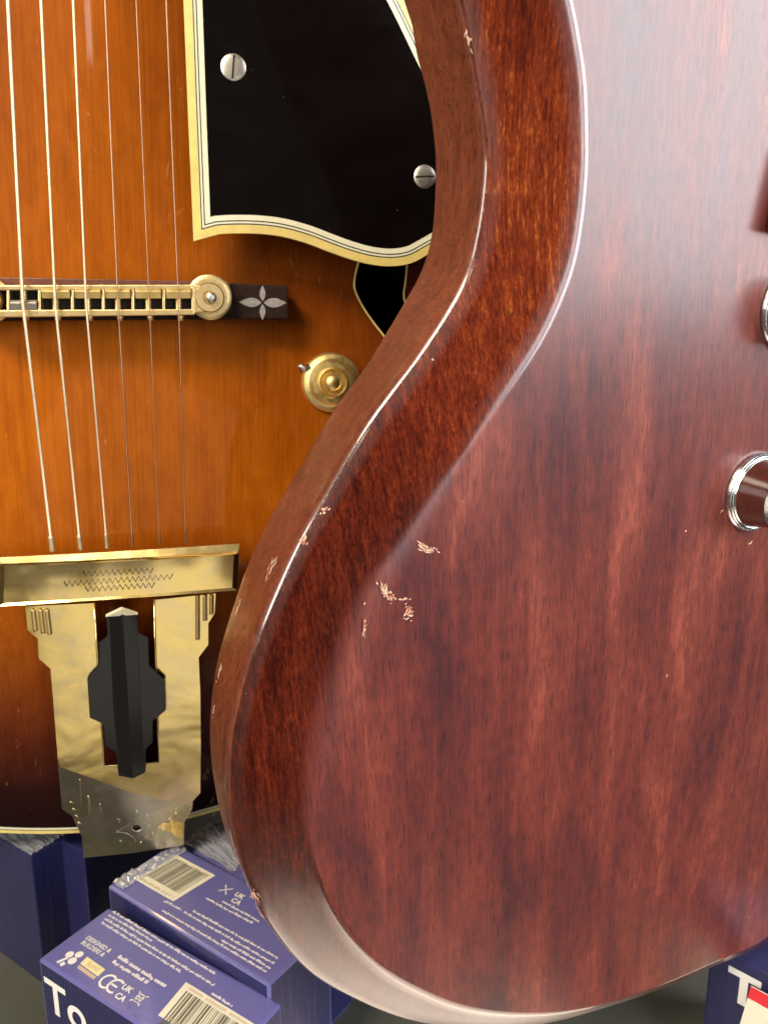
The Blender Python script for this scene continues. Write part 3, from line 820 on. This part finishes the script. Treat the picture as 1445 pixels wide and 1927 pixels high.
# knurled ribs at the shoulders
for xa in (62, 76, 88): link_mesh('shoulder_rib', *tube([ah(xa+(y-1146)*.12, y, TH-1.0) for y in range(1146, 1196-(88-xa)//4, 3)], [0.75+(.3 if k % 2 else 0) for k in range(len(range(1146, 1196-(88-xa)//4, 3)))], 8), M_GOLDW, ARCH, parent=tail, smooth=True)
for xa, yb in ((372, 1205), (386, 1170), (398, 1158)): link_mesh('shoulder_rib', *tube([ah(xa, y, TH-1.0) for y in range(1120, yb, 3)], [0.75+(.3 if k % 2 else 0) for k in range(len(range(1120, yb, 3)))], 8), M_GOLDW, ARCH, parent=tail, smooth=True)
# engraved lines and star on the lower flap
def engrave(pp, r=0.3, mat=None, wob=0.0):
    P = [ah(x, y, th(x, y)+0.74) for x, y in pp]
    link_mesh('engraving', *tube(P, r, 6), mat or M_NICKEL, ARCH, parent=tail, smooth=True)
for x, y0, y1, r in ((151, 1466, 1518, .35), (167, 1497, 1533, .5), (189, 1512, 1533, .4)):
    engrave([(x+random.uniform(-.8, .8)+(y-y0)*.06, y) for y in range(y0, y1+1, 4)], r, M_GOLDW)
for q in range(4):
    engrave([(132+q*5, 1508+q*13), (139+q*5, 1513+q*13)], .45, M_GOLDW)
star = [(258, 1524), (284, 1553), (258, 1590), (215, 1566)]
for a, b in ((0, 1), (1, 2), (2, 3), (3, 0)):
    pa, pb = Vector(star[a]), Vector(star[b]); c = Vector((257, 1558))
    engrave([tuple(pa.lerp(c, t).lerp(c.lerp(pb, t), t)*0.72 + pa.lerp(pb, t)*0.28) for t in [k/8 for k in range(9)]], .38, M_NICKEL)
for x, y in ((225, 1543), (280, 1535), (229, 1583)): engrave([(x-4, y-2), (x+5, y), (x, y+4), (x-4, y-2)], .35, M_NICKEL)
for q in range(7): engrave([(262+q*11+random.uniform(-3, 3), 1592-q*9), (266+q*11, 1584-q*9+random.uniform(-3, 3))], random.uniform(.25, .5), M_GOLDW)
link_mesh('hole_rim', *tube([ah(258+10*math.cos(w), 1557+8*math.sin(w), th(258, 1557)+.8) for w in [2*math.pi*k/20 for k in range(21)]], .35, 6), M_NICKEL, ARCH, parent=tail, smooth=True)
# black stepped insert with a raised ridge
IN_L = [(228, 1143), (199, 1158), (202, 1196), (186, 1209), (186, 1251), (164, 1276), (169, 1351), (193, 1362), (199, 1405), (218, 1418), (223, 1461), (250, 1466)]
IN_R = [(274, 1454), (275, 1410), (288, 1397), (288, 1357), (312, 1337), (310, 1279), (281, 1252), (280, 1200), (261, 1190), (259, 1155)]
P = IN_L+IN_R
a = [ah(x, y, TH+1.0) for x, y in P]; b = [ah(x, y, TH-3.0) for x, y in P]
ins_o = link_mesh('tailpiece_insert', *prism(a, b), M_BLKPL, ARCH, parent=tail, bevel=0.35)
rl = [(204, 1158), (208, 1230), (213, 1340), (225, 1456)]; rc = [(230, 1146), (236, 1240), (243, 1345), (250, 1464)]; rr_ = [(257, 1155), (261, 1230), (266, 1340), (272, 1452)]
V = [ah(x, y, TH+1.05) for x, y in rl]+[ah(x, y, TH+2.3) for x, y in rc]+[ah(x, y, TH+1.05) for x, y in rr_]
Fq = [[k, k+1, 5+k, 4+k] for k in range(3)]+[[4+k, 5+k, 9+k, 8+k] for k in range(3)]+[[0, 4, 8], [3, 11, 7], [0, 8, 9, 10, 11, 3, 2, 1]]
link_mesh('insert_ridge', V, Fq, M_BLKPL, ARCH, parent=tail, bevel=0.2)
V = [ah(199, 1157, TH+1.2), ah(228, 1143, TH+1.2), ah(259, 1153, TH+1.2), ah(259, 1157, TH+2.0), ah(230, 1147, TH+3.4), ah(199, 1161, TH+2.0)]
link_mesh('insert_cap', *prism(V, [p-AN*.6 for p in V]), M_WHITE, ARCH, parent=tail)

# --- strings
STR = [((14.5, 0), (43, 570), (99, 1037), .60, 1), ((77, 0), (104, 570), (152, 1035), .50, 1), ((137.5, 0), (162, 570), (202, 1032), .42, 1),
       ((197.5, 0), (222, 570), (250, 1030), .24, 0), ((256, 0), (281, 570), (301, 1026), .16, 0), ((312.5, 0), (336, 570), (350, 1023), .20, 0)]
for a, b, c, r, wound in STR:
    top_ = (a[0]-(b[0]-a[0])*0.5, -285)
    P = [ah(*top_, 18.0+6), ah(a[0], a[1], 18.0+3), ah(b[0], b[1], BH+1.3+r)]
    e = ah(c[0], c[1], TH+1.2)
    dd = (e-P[2])
    P += [P[2]+dd*0.5, P[2]+dd*0.93]
    R = [r, r, r, r, r]
    for k in range(9):                                 # twisted end wrap
        P.append(P[2]+dd*(0.935+0.065*k/8)); R.append(r*(1.25+0.35*(k % 2))+0.12)
    link_mesh('string', *tube(P, R, 8), M_STRW if wound else M_STRP, ARCH, smooth=True)

# --- gold volume knob on the top
c = on_top(622, 719, 0.0); ax = (AN + HZ*0.05 + HX*0.05).normalized()
kn = link_mesh('volume_knob', *lathe(c+ax*0.6, ax, [(11.2, 0), (11.3, 1.2), (10.6, 2.2), (9.2, 2.6), (8.6, 3.0), (8.0, 4.2), (7.6, 4.6), (6.0, 4.8), (5.5, 5.6), (5.2, 5.7), (4.7, 5.0), (4.4, 4.4), (3.6, 4.2)], 64), M_GOLDK, ARCH, smooth=True, autos=35)
link_mesh('knob_dome', *lathe(c+ax*4.6, ax, [(3.5, 0), (3.4, 1.2), (2.9, 2.3), (2.0, 3.0), (1.0, 3.35), (.1, 3.45)], 32), M_GOLDK, ARCH, parent=kn, smooth=True)
pt = on_top(563, 690, 1.4)
V = []
link_mesh('knob_pointer', *tube([pt+HX*4, pt+HX*1.8-HZ*1.0, pt+HX*.6+HZ*.3, pt-HX*.7], [1.3, 1.5, 1.1, .6], 10), M_NICKEL, ARCH, parent=kn, smooth=True)

# ================================================================== boxes on the shelf
def box_mat(name, c0, c1, rough=0.32, wsc=(0.10, 0.32, 0.2), wst=0.12):
    M = Mat(name)
    n = M.noise((0.05, 0.05, 0.05), 4, 0.6)
    scuff = M.ramp(M.noise((0.6, 0.12, 0.6), 5, 0.7), [(0.62, 0.0), (0.8, 0.35)])
    col = M.mix(scuff, M.mix(n, c0, c1), (0.35, 0.34, 0.5))
    wr = M.noise(wsc, 4, 0.6, 1.2)
    M.set(Base_Color=col, Roughness=rough, Coat_Weight=0.75, Coat_Roughness=0.12, Normal=M.bump(wr, wst, 0.0008))
    return M.m
M_BLUE = box_mat('violet_blue_card', (0.128, 0.126, 0.37), (0.165, 0.160, 0.42))
M_NAVY = box_mat('navy_card', (0.016, 0.016, 0.072), (0.026, 0.027, 0.105), 0.3, (0.22, 0.22, 0.012), 0.45)
M_PRINT = plain('white_print', (0.80, 0.76, 0.78), 0.5)
M_PRINTW = plain('bold_white_print', (0.86, 0.84, 0.80), 0.5)
M_LABEL = plain('barcode_label', (0.84, 0.80, 0.64), 0.5, var=0.05)
M_BAR = plain('barcode_ink', (0.16, 0.15, 0.11), 0.5)
M_ROHS = plain('yellow_tag', (0.86, 0.78, 0.42), 0.5)
M_TAN = plain('tan_print', (0.62, 0.48, 0.34), 0.5)
def film_mat():
    m = bpy.data.materials.new('clear_film'); m.use_nodes = True
    N, L = m.node_tree.nodes, m.node_tree.links
    N.clear()
    out = N.new('ShaderNodeOutputMaterial'); mx = N.new('ShaderNodeMixShader'); tr = N.new('ShaderNodeBsdfTransparent')
    gl = N.new('ShaderNodeBsdfGlossy'); gl.inputs['Roughness'].default_value = 0.12; gl.inputs['Color'].default_value = (0.95, 0.97, 1, 1)
    mx.inputs[0].default_value = 0.55
    df = N.new('ShaderNodeBsdfDiffuse'); df.inputs[0].default_value = (0.8, 0.82, 0.84, 1); m2 = N.new('ShaderNodeMixShader'); m2.inputs[0].default_value = 0.5
    L.new(gl.outputs[0], m2.inputs[1]); L.new(df.outputs[0], m2.inputs[2])
    L.new(tr.outputs[0], mx.inputs[1]); L.new(m2.outputs[0], mx.inputs[2]); L.new(mx.outputs[0], out.inputs[0])
    return m
M_FILM = film_mat()

class Carton(Thing):
    """C: far-left top corner, R: far-right top corner, L: near-left top corner, given as pixels on the plane z"""
    def __init__(self, label, Cp, Rp, Lp, z, zb, mats, long=None, short=None, name='carton', near=False):
        C, R, Lq = on_z(*Cp, z), on_z(*Rp, z), on_z(*Lp, z)
        if near:                                       # Rp is the near-right corner instead
            self.ea = (R-Lq).normalized(); la = (R-Lq).length
            nb_ = Vector((0, 0, 1)).cross(self.ea); nb_ = nb_ if nb_.dot(Lq-C) > 0 else -nb_
            C = Lq - nb_*((Lq-C).dot(nb_)); R = C + self.ea*la
        self.ea = (R-C).normalized(); la = long or (R-C).length
        eb = Vector((0, 0, 1)).cross(self.ea)
        if eb.dot(Lq-C) < 0: eb = -eb
        self.eb = eb; lb = short or (Lq-C).dot(eb)
        self.C, self.la, self.lb, self.z, self.zb = C, la, lb, z, zb
        base = Vector((C.x, C.y, zb))
        super().__init__(name, label, 'box', frame(base, self.ea, -eb, Vector((0, 0, 1))), 'boxed goods on the shelf')
        top = [C, C+self.ea*la, C+self.ea*la+eb*lb, C+eb*lb]
        bot = [Vector((p.x, p.y, zb)) for p in top]
        V, Fq = prism(top, bot)
        fm = [0]+[1]*5
        self.body = link_mesh('carton_body', V, Fq, mats, self, fmat=fm, bevel=1.0)
        self.eps = 0.12
    def ab(self, px, py, lift=None):
        return on_z(px, py, self.z + (self.eps if lift is None else lift))
    def quad(self, name, pts, mat, lift=0.12, parent=None):
        P = [on_z(x, y, self.z+lift) for x, y in pts]
        return link_mesh(name, *prism(P, [p-Vector((0, 0, 0.1)) for p in P]), mat, self, parent=parent)
    def lines(self, segs, name='small_print', mat=None):
        """rows of tiny words between two pixels, h in mm"""
        parts = []
        for (p0, p1, h, seed) in segs:
            a, b = self.ab(*p0), self.ab(*p1)
            d = b-a; L_ = d.length; d = self.ea if d.dot(self.ea) > 0 else -self.ea
            u = Vector((0, 0, 1)).cross(d)
            r = random.Random(seed); x = 0.0
            while x < L_:
                wl = r.choice((2, 3, 4, 5, 6, 7))
                for q in range(wl):
                    cw = h*r.uniform(.34, .62)
                    if x+cw > L_: break
                    hh = h*r.choice((.62, .62, .7, .95)); dy = -h*.2 if r.random() < .12 else 0
                    o = a+(b-a)*(x/L_)+u*dy
                    parts.append(([o, o+d*cw, o+d*cw+u*hh, o+u*hh], [[0, 1, 2, 3]]))
                    x += cw+h*.07
                x += h*.38
        V, Fq = merge(*parts)
        o = link_mesh(name, V, Fq, mat or M_PRINT, self, parent=self.body)
        o['kind'] = 'stuff'
        return o
    def text(self, s, px, py, h, mat=None, d=None, up=None, base=None, bold=0.0, name='printed_word', xs=1.0):
        cu_ = bpy.data.curves.new('t', 'FONT'); cu_.body = s; cu_.size = 1.0; cu_.offset = bold
        to = bpy.data.objects.new('t', cu_); scn.collection.objects.link(to)
        bpy.context.view_layer.update()
        me = bpy.data.meshes.new_from_object(to)
        pts = [v.co.copy() for v in me.vertices]; fs = [list(p.vertices) for p in me.polygons]
        bpy.data.objects.remove(to); bpy.data.curves.remove(cu_); bpy.data.meshes.remove(me)
        k = h/0.70
        a = base if base is not None else self.ab(px, py, 0.14)
        d = d or self.ea; up = up or Vector((0, 0, 1)).cross(d)
        V = [a + d*p.x*k*xs + up*p.y*k for p in pts]
        return link_mesh(name, V, fs, mat or M_PRINTW, self, parent=self.body)
    def stroke(self, pp, r, mat=None, name='printed_mark'):
        """flat ribbon through pixel points"""
        P = [self.ab(x, y, 0.15) for x, y in pp]; V = []
        for i, p in enumerate(P):
            t = (P[min(i+1, len(P)-1)]-P[max(i-1, 0)]).normalized(); u = Vector((0, 0, 1)).cross(t)
            V += [p+u*r, p-u*r]
        return link_mesh(name, V, [[2*i, 2*i+1, 2*i+3, 2*i+2] for i in range(len(P)-1)], mat or M_PRINTW, self, parent=self.body)
    def barcode(self, A, B, D, seed, t0=.1, t1=.9, s0=.2, s1=.85):
        """A far-left, B far-right, D near-left pixel corners of the label; bars run A->D"""
        a, b, d = self.ab(*A), self.ab(*B), self.ab(*D)
        P = [a, b, b+d-a, d]
        lab = link_mesh('barcode_label', *prism([p+Vector((0, 0, .05)) for p in P], [p-Vector((0, 0, .1)) for p in P]), M_LABEL, self, parent=self.body)
        r = random.Random(seed); parts = []; x = t0
        a = a+Vector((0, 0, .1)); eu = b-self.ab(*A); ev = d-self.ab(*A)
        while x < t1:
            w = r.choice((.006, .012, .012, .02, .03))
            parts.append(([a+eu*x+ev*s0, a+eu*(x+w)+ev*s0, a+eu*(x+w)+ev*s1, a+eu*x+ev*s1], [[0, 1, 2, 3]]))
            x += w+r.choice((.008, .012, .02))
        V, Fq = merge(*parts)
        o = link_mesh('barcode_bars', V, Fq, M_BAR, self, parent=self.body); o['kind'] = 'stuff'
        parts = []; x = t0
        while x < t1:
            w = r.uniform(.01, .018)
            for (q0, q1) in ((.90, .96), (.06, .13)):
                if r.random() < .82: parts.append(([a+eu*x+ev*q0, a+eu*(x+w)+ev*q0, a+eu*(x+w)+ev*q1, a+eu*x+ev*q1], [[0, 1, 2, 3]]))
            x += w+.008
        V, Fq = merge(*parts)
        o = link_mesh('barcode_digits', V, Fq, M_TAN, self, parent=self.body); o['kind'] = 'stuff'
    def film(self, pts, nx, ny, amp, seed):
        """crumpled clear film over a patch of the top; pts = four pixel corners"""
        q = [self.ab(*p, .3) for p in pts]; V = []; Fq = []
        for j in range(ny+1):
            for i in range(nx+1):
                s, t = i/nx, j/ny
                p = q[0].lerp(q[1], s).lerp(q[3].lerp(q[2], s), t)
                hgt = abs(noise.noise(Vector((s*9+seed, t*2.2, seed))))*amp*1.7+abs(noise.noise(Vector((s*20, t*3+seed, 1))))*amp*.5
                V.append(p+Vector((0, 0, hgt)))
        for j in range(ny):
            for i in range(nx): Fq.append([j*(nx+1)+i, j*(nx+1)+i+1, (j+1)*(nx+1)+i+1, (j+1)*(nx+1)+i])
        link_mesh('film_wrap', V, Fq, M_FILM, self, parent=self.body, smooth=True, autos=30)

# nearest box, lettered top
b1 = Carton('nearest violet blue box, its top printed with CE and UKCA marks', (205, 1708), (530, 1890), (87, 1815), TOP_Z, SHELF_Z, [M_BLUE, M_NAVY])
b1.lines([((211, 1717), (405, 1836), 1.15, 1), ((203, 1724), (287, 1773), 1.15, 2), ((196, 1731), (404, 1858), 1.15, 3), ((190, 1738), (340, 1832), 1.15, 4),
          ((397, 1872), (437, 1897), 1.2, 5), ((220, 1803), (312, 1861), 1.7, 6), ((210, 1812), (278, 1855), 1.6, 7)])
b1.text('DESIGNED &', 160, 1767, 1.75, bold=0.02, xs=.92)
b1.text('BUILDERS &', 151, 1776, 1.75, bold=0.02, xs=.92)
b1.quad('yellow_tag', [(164, 1801), (198, 1825), (184, 1838), (151, 1814)], M_ROHS)
b1.text('RoHS', 161, 1817, 1.9, M_TAN, xs=.95, base=b1.ab(161, 1817, .2))
b1.quad('tag_strip', [(149, 1816), (181, 1839), (176, 1844), (145, 1822)], M_TAN)
def arcpx(cx, cy, r, a0, a1, c, n=12):
    """arc on the carton's top around the pixel, as pixels are enough: returns mm points"""
    o = c.ab(cx, cy, .15); up = -c.eb
    return [o + c.ea*math.cos(RAD(a0+(a1-a0)*k/n))*r + up*math.sin(RAD(a0+(a1-a0)*k/n))*r for k in range(n+1)]
def ribbon(c, P, w, name='printed_mark', mat=None):
    V = []
    for i, p in enumerate(P):
        t = (P[min(i+1, len(P)-1)]-P[max(i-1, 0)]).normalized(); u = Vector((0, 0, 1)).cross(t)
        V += [p+u*w/2, p-u*w/2]
    return link_mesh(name, V, [[2*i, 2*i+1, 2*i+3, 2*i+2] for i in range(len(P)-1)], mat or M_PRINTW, c, parent=c.body)
ribbon(b1, arcpx(203, 1848, 2.7, 55, 305, b1), 0.85)
ribbon(b1, arcpx(217, 1857, 2.7, 55, 305, b1), 0.85)
o = b1.ab(217, 1857, .15); ribbon(b1, [o-b1.ea*2.6, o+b1.ea*.9], .75)
b1.text('UK', 226, 1857, 2.2, bold=0.03, base=b1.ab(227, 1860, .15))
b1.text('CA', 214, 1873, 2.2, bold=0.03, base=b1.ab(214, 1876, .15))
o = b1.ab(262, 1880, .15); U = -b1.eb
ribbon(b1, [o-b1.ea*2.2-U*2.2, o+b1.ea*2.2+U*2.2], .5, mat=M_PRINT); ribbon(b1, [o-b1.ea*2.2+U*2.2, o+b1.ea*2.2-U*2.2], .5, mat=M_PRINT)
ribbon(b1, [o-b1.ea*1.4+U*1.6, o+b1.ea*1.4+U*1.6, o+b1.ea*1.0-U*1.5, o-b1.ea*1.0-U*1.5, o-b1.ea*1.4+U*1.6], .5, mat=M_PRINT)
for (x, y, r_) in ((131, 1797, 1.5), (149, 1797, 1.5), (136, 1809, 1.6)):
    o = b1.ab(x, y, .15)
    V = [o + b1.ea*math.cos(2*math.pi*k/14)*r_ + U*math.sin(2*math.pi*k/14)*r_ for k in range(14)]
    link_mesh('printed_mark', V, [list(range(14))], M_PRINTW, b1, parent=b1.body)
b1.stroke([(107, 1812), (128, 1803)], .55); b1.stroke([(113, 1817), (122, 1813)], .8)
b1.barcode((350, 1849), (480, 1929), (298, 1911), 11, .08, .95, .18, 1.2)
# big word on the near side
fn = b1.eb
def side_text(c, s, a_mm, drop, h, bold=0.02, mat=None):
    base = c.C + c.eb*(c.lb+0.14) + c.ea*a_mm - Vector((0, 0, drop))
    return c.text(s, 0, 0, h, mat, d=c.ea, up=Vector((0, 0, 1)), base=base, bold=bold)
side_text(b1, 'To', 2.2, 19.5, 13.5)

b2 = Carton('violet blue box with a white barcode label, second from the front', (335, 1591), (506, 1855), (203, 1668), TOP_Z+5.5, SHELF_Z, [M_BLUE, M_NAVY], near=True)
b2.lines([((362, 1716), (523, 1806), 1.1, 21), ((345, 1718), (515, 1816), 1.1, 22), ((308, 1697), (341, 1715), 1.1, 23), ((304, 1715), (503, 1833), 1.1, 24),
          ((416, 1771), (509, 1825), 1.1, 25), ((387, 1692), (477, 1741), 1.1, 26), ((417, 1698), (487, 1736), 1.1, 27)])
b2.barcode((333, 1610), (405, 1648), (254, 1655), 12, .08, .92, .1, .8)
b2.text('UK', 440, 1685, 2.2, bold=.03); b2.text('CA', 433, 1696, 2.2, bold=.03)
o = b2.ab(425, 1675, .15); ribbon(b2, [o-b2.ea*2+b2.eb*2, o+b2.ea*2-b2.eb*2], .5, mat=M_PRINT); ribbon(b2, [o-b2.ea*2-b2.eb*2, o+b2.ea*2+b2.eb*2], .5, mat=M_PRINT)
b2.film([(212, 1662), (335, 1588), (352, 1603), (232, 1676)], 60, 10, 1.4, 3)

b3 = Carton('film wrapped box under the end of the archtop guitar', (430, 1510), (560, 1712), (342, 1590), TOP_Z+2.0, SHELF_Z, [M_BLUE, M_NAVY], near=True)
b3.film([(346, 1588), (405, 1530), (470, 1600), (440, 1645)], 60, 40, 1.8, 9)

# tall dark boxes at the left
def upright(label, near, lft, rgt, z, zb, sL, sR, mats):
    P0 = on_z(*near, z); Lq = on_z(*lft, z); Rq = on_z(*rgt, z)
    el = (Lq-P0).normalized(); er = Vector((0, 0, 1)).cross(el)
    if er.dot(Rq-P0) < 0: er = -er
    T = Thing('carton', label, 'box', frame(Vector((P0.x, P0.y, zb)), er, Vector((0, 0, 1)).cross(er), Vector((0, 0, 1))), 'boxed goods on the shelf')
    top = [P0, P0+er*sR, P0+er*sR+el*sL, P0+el*sL]
    V, Fq = prism(top, [Vector((p.x, p.y, zb)) for p in top])
    T.body = link_mesh('carton_body', V, Fq, mats, T, bevel=0.7)
    T.P0, T.el, T.er = P0, el, er
    return T
b4 = upright('dark navy box standing at the far left edge', (58, 1612), (0, 1577), (140, 1580), TOP_Z-1, SHELF_Z, 60, 27, [M_NAVY])
# crumpled film on its top
q = [b4.P0+Vector((0, 0, .4)), b4.P0+b4.er*26+Vector((0, 0, .4)), b4.P0+b4.er*26+b4.el*30+Vector((0, 0, .4)), b4.P0+b4.el*30+Vector((0, 0, .4))]
V = []; Fq = []; nx, nyy = 40, 30
for j in range(nyy+1):
    for i in range(nx+1):
        s, t = i/nx, j/nyy
        V.append(q[0].lerp(q[1], s).lerp(q[3].lerp(q[2], s), t)+Vector((0, 0, abs(noise.noise(Vector((s*10, t*3, 5))))*2.0)))
for j in range(nyy):
    for i in range(nx): Fq.append([j*(nx+1)+i, j*(nx+1)+i+1, (j+1)*(nx+1)+i+1, (j+1)*(nx+1)+i])
link_mesh('film_wrap', V, Fq, M_FILM, b4, parent=b4.body, smooth=True, autos=30)
b5 = upright('dark navy box deep in the shade behind the front boxes', (157, 1600), (60, 1560), (330, 1560), TOP_Z-2, SHELF_Z, 60, 60, [M_NAVY])

# box at the lower right, with its big lettering and a red and cream card
Z6 = TOP_Z-16
P0 = on_z(1338, 1780, Z6); er = (on_z(1445, 1836, Z6)-P0).normalized(); eb_ = Vector((0, 0, 1)).cross(er)
T6 = Thing('carton', 'navy box with large white lettering at the lower right corner', 'box', frame(Vector((P0.x, P0.y, SHELF_Z)), er, eb_, Vector((0, 0, 1))), 'boxed goods on the shelf')
top_ = [P0, P0+er*62, P0+er*62+eb_*30, P0+eb_*30]
V, Fq = prism(top_, [Vector((p.x, p.y, SHELF_Z)) for p in top_])
T6.body = link_mesh('carton_body', V, Fq, [M_NAVY], T6, bevel=.7)
def t6(px, py, off=0.15): return on_plane(px, py, P0-eb_*off, eb_)
T6.text = Carton.text.__get__(T6); T6.ea = er
bt = t6(1366, 1874)
T6.text('To', 0, 0, 13.5, base=bt, d=er, up=Vector((0, 0, 1)), bold=.03)
C0_ = t6(1413, 1857, 4.0)
dd = (er*1.0).normalized(); dz = Vector((-.10*er.x, -.10*er.y, -1)).normalized()
CARD = Thing('price_card', 'cream card with a red top band leaning on the corner box', 'card', frame(C0_+dz*40, er, eb_, Vector((0, 0, 1))))
lean = -eb_*.12
cp = [C0_, C0_+dd*32, C0_+dd*32+(dz+lean)*46, C0_+(dz+lean)*46]
M_CARD = plain('cream_card', (0.82, 0.78, 0.62), 0.55); M_RED = plain('red_ink', (0.72, 0.03, 0.04), 0.5)
cd = link_mesh('card', *prism(cp, [p+eb_*.4 for p in cp]), M_CARD, CARD)
rp = [C0_-eb_*.1, C0_+dd*32-eb_*.1, C0_+dd*32+(dz+lean)*5.0-eb_*.1, C0_+(dz+lean)*5.0-eb_*.1]
link_mesh('red_band', *prism(rp, [p+eb_*.08 for p in rp]), M_RED, CARD)
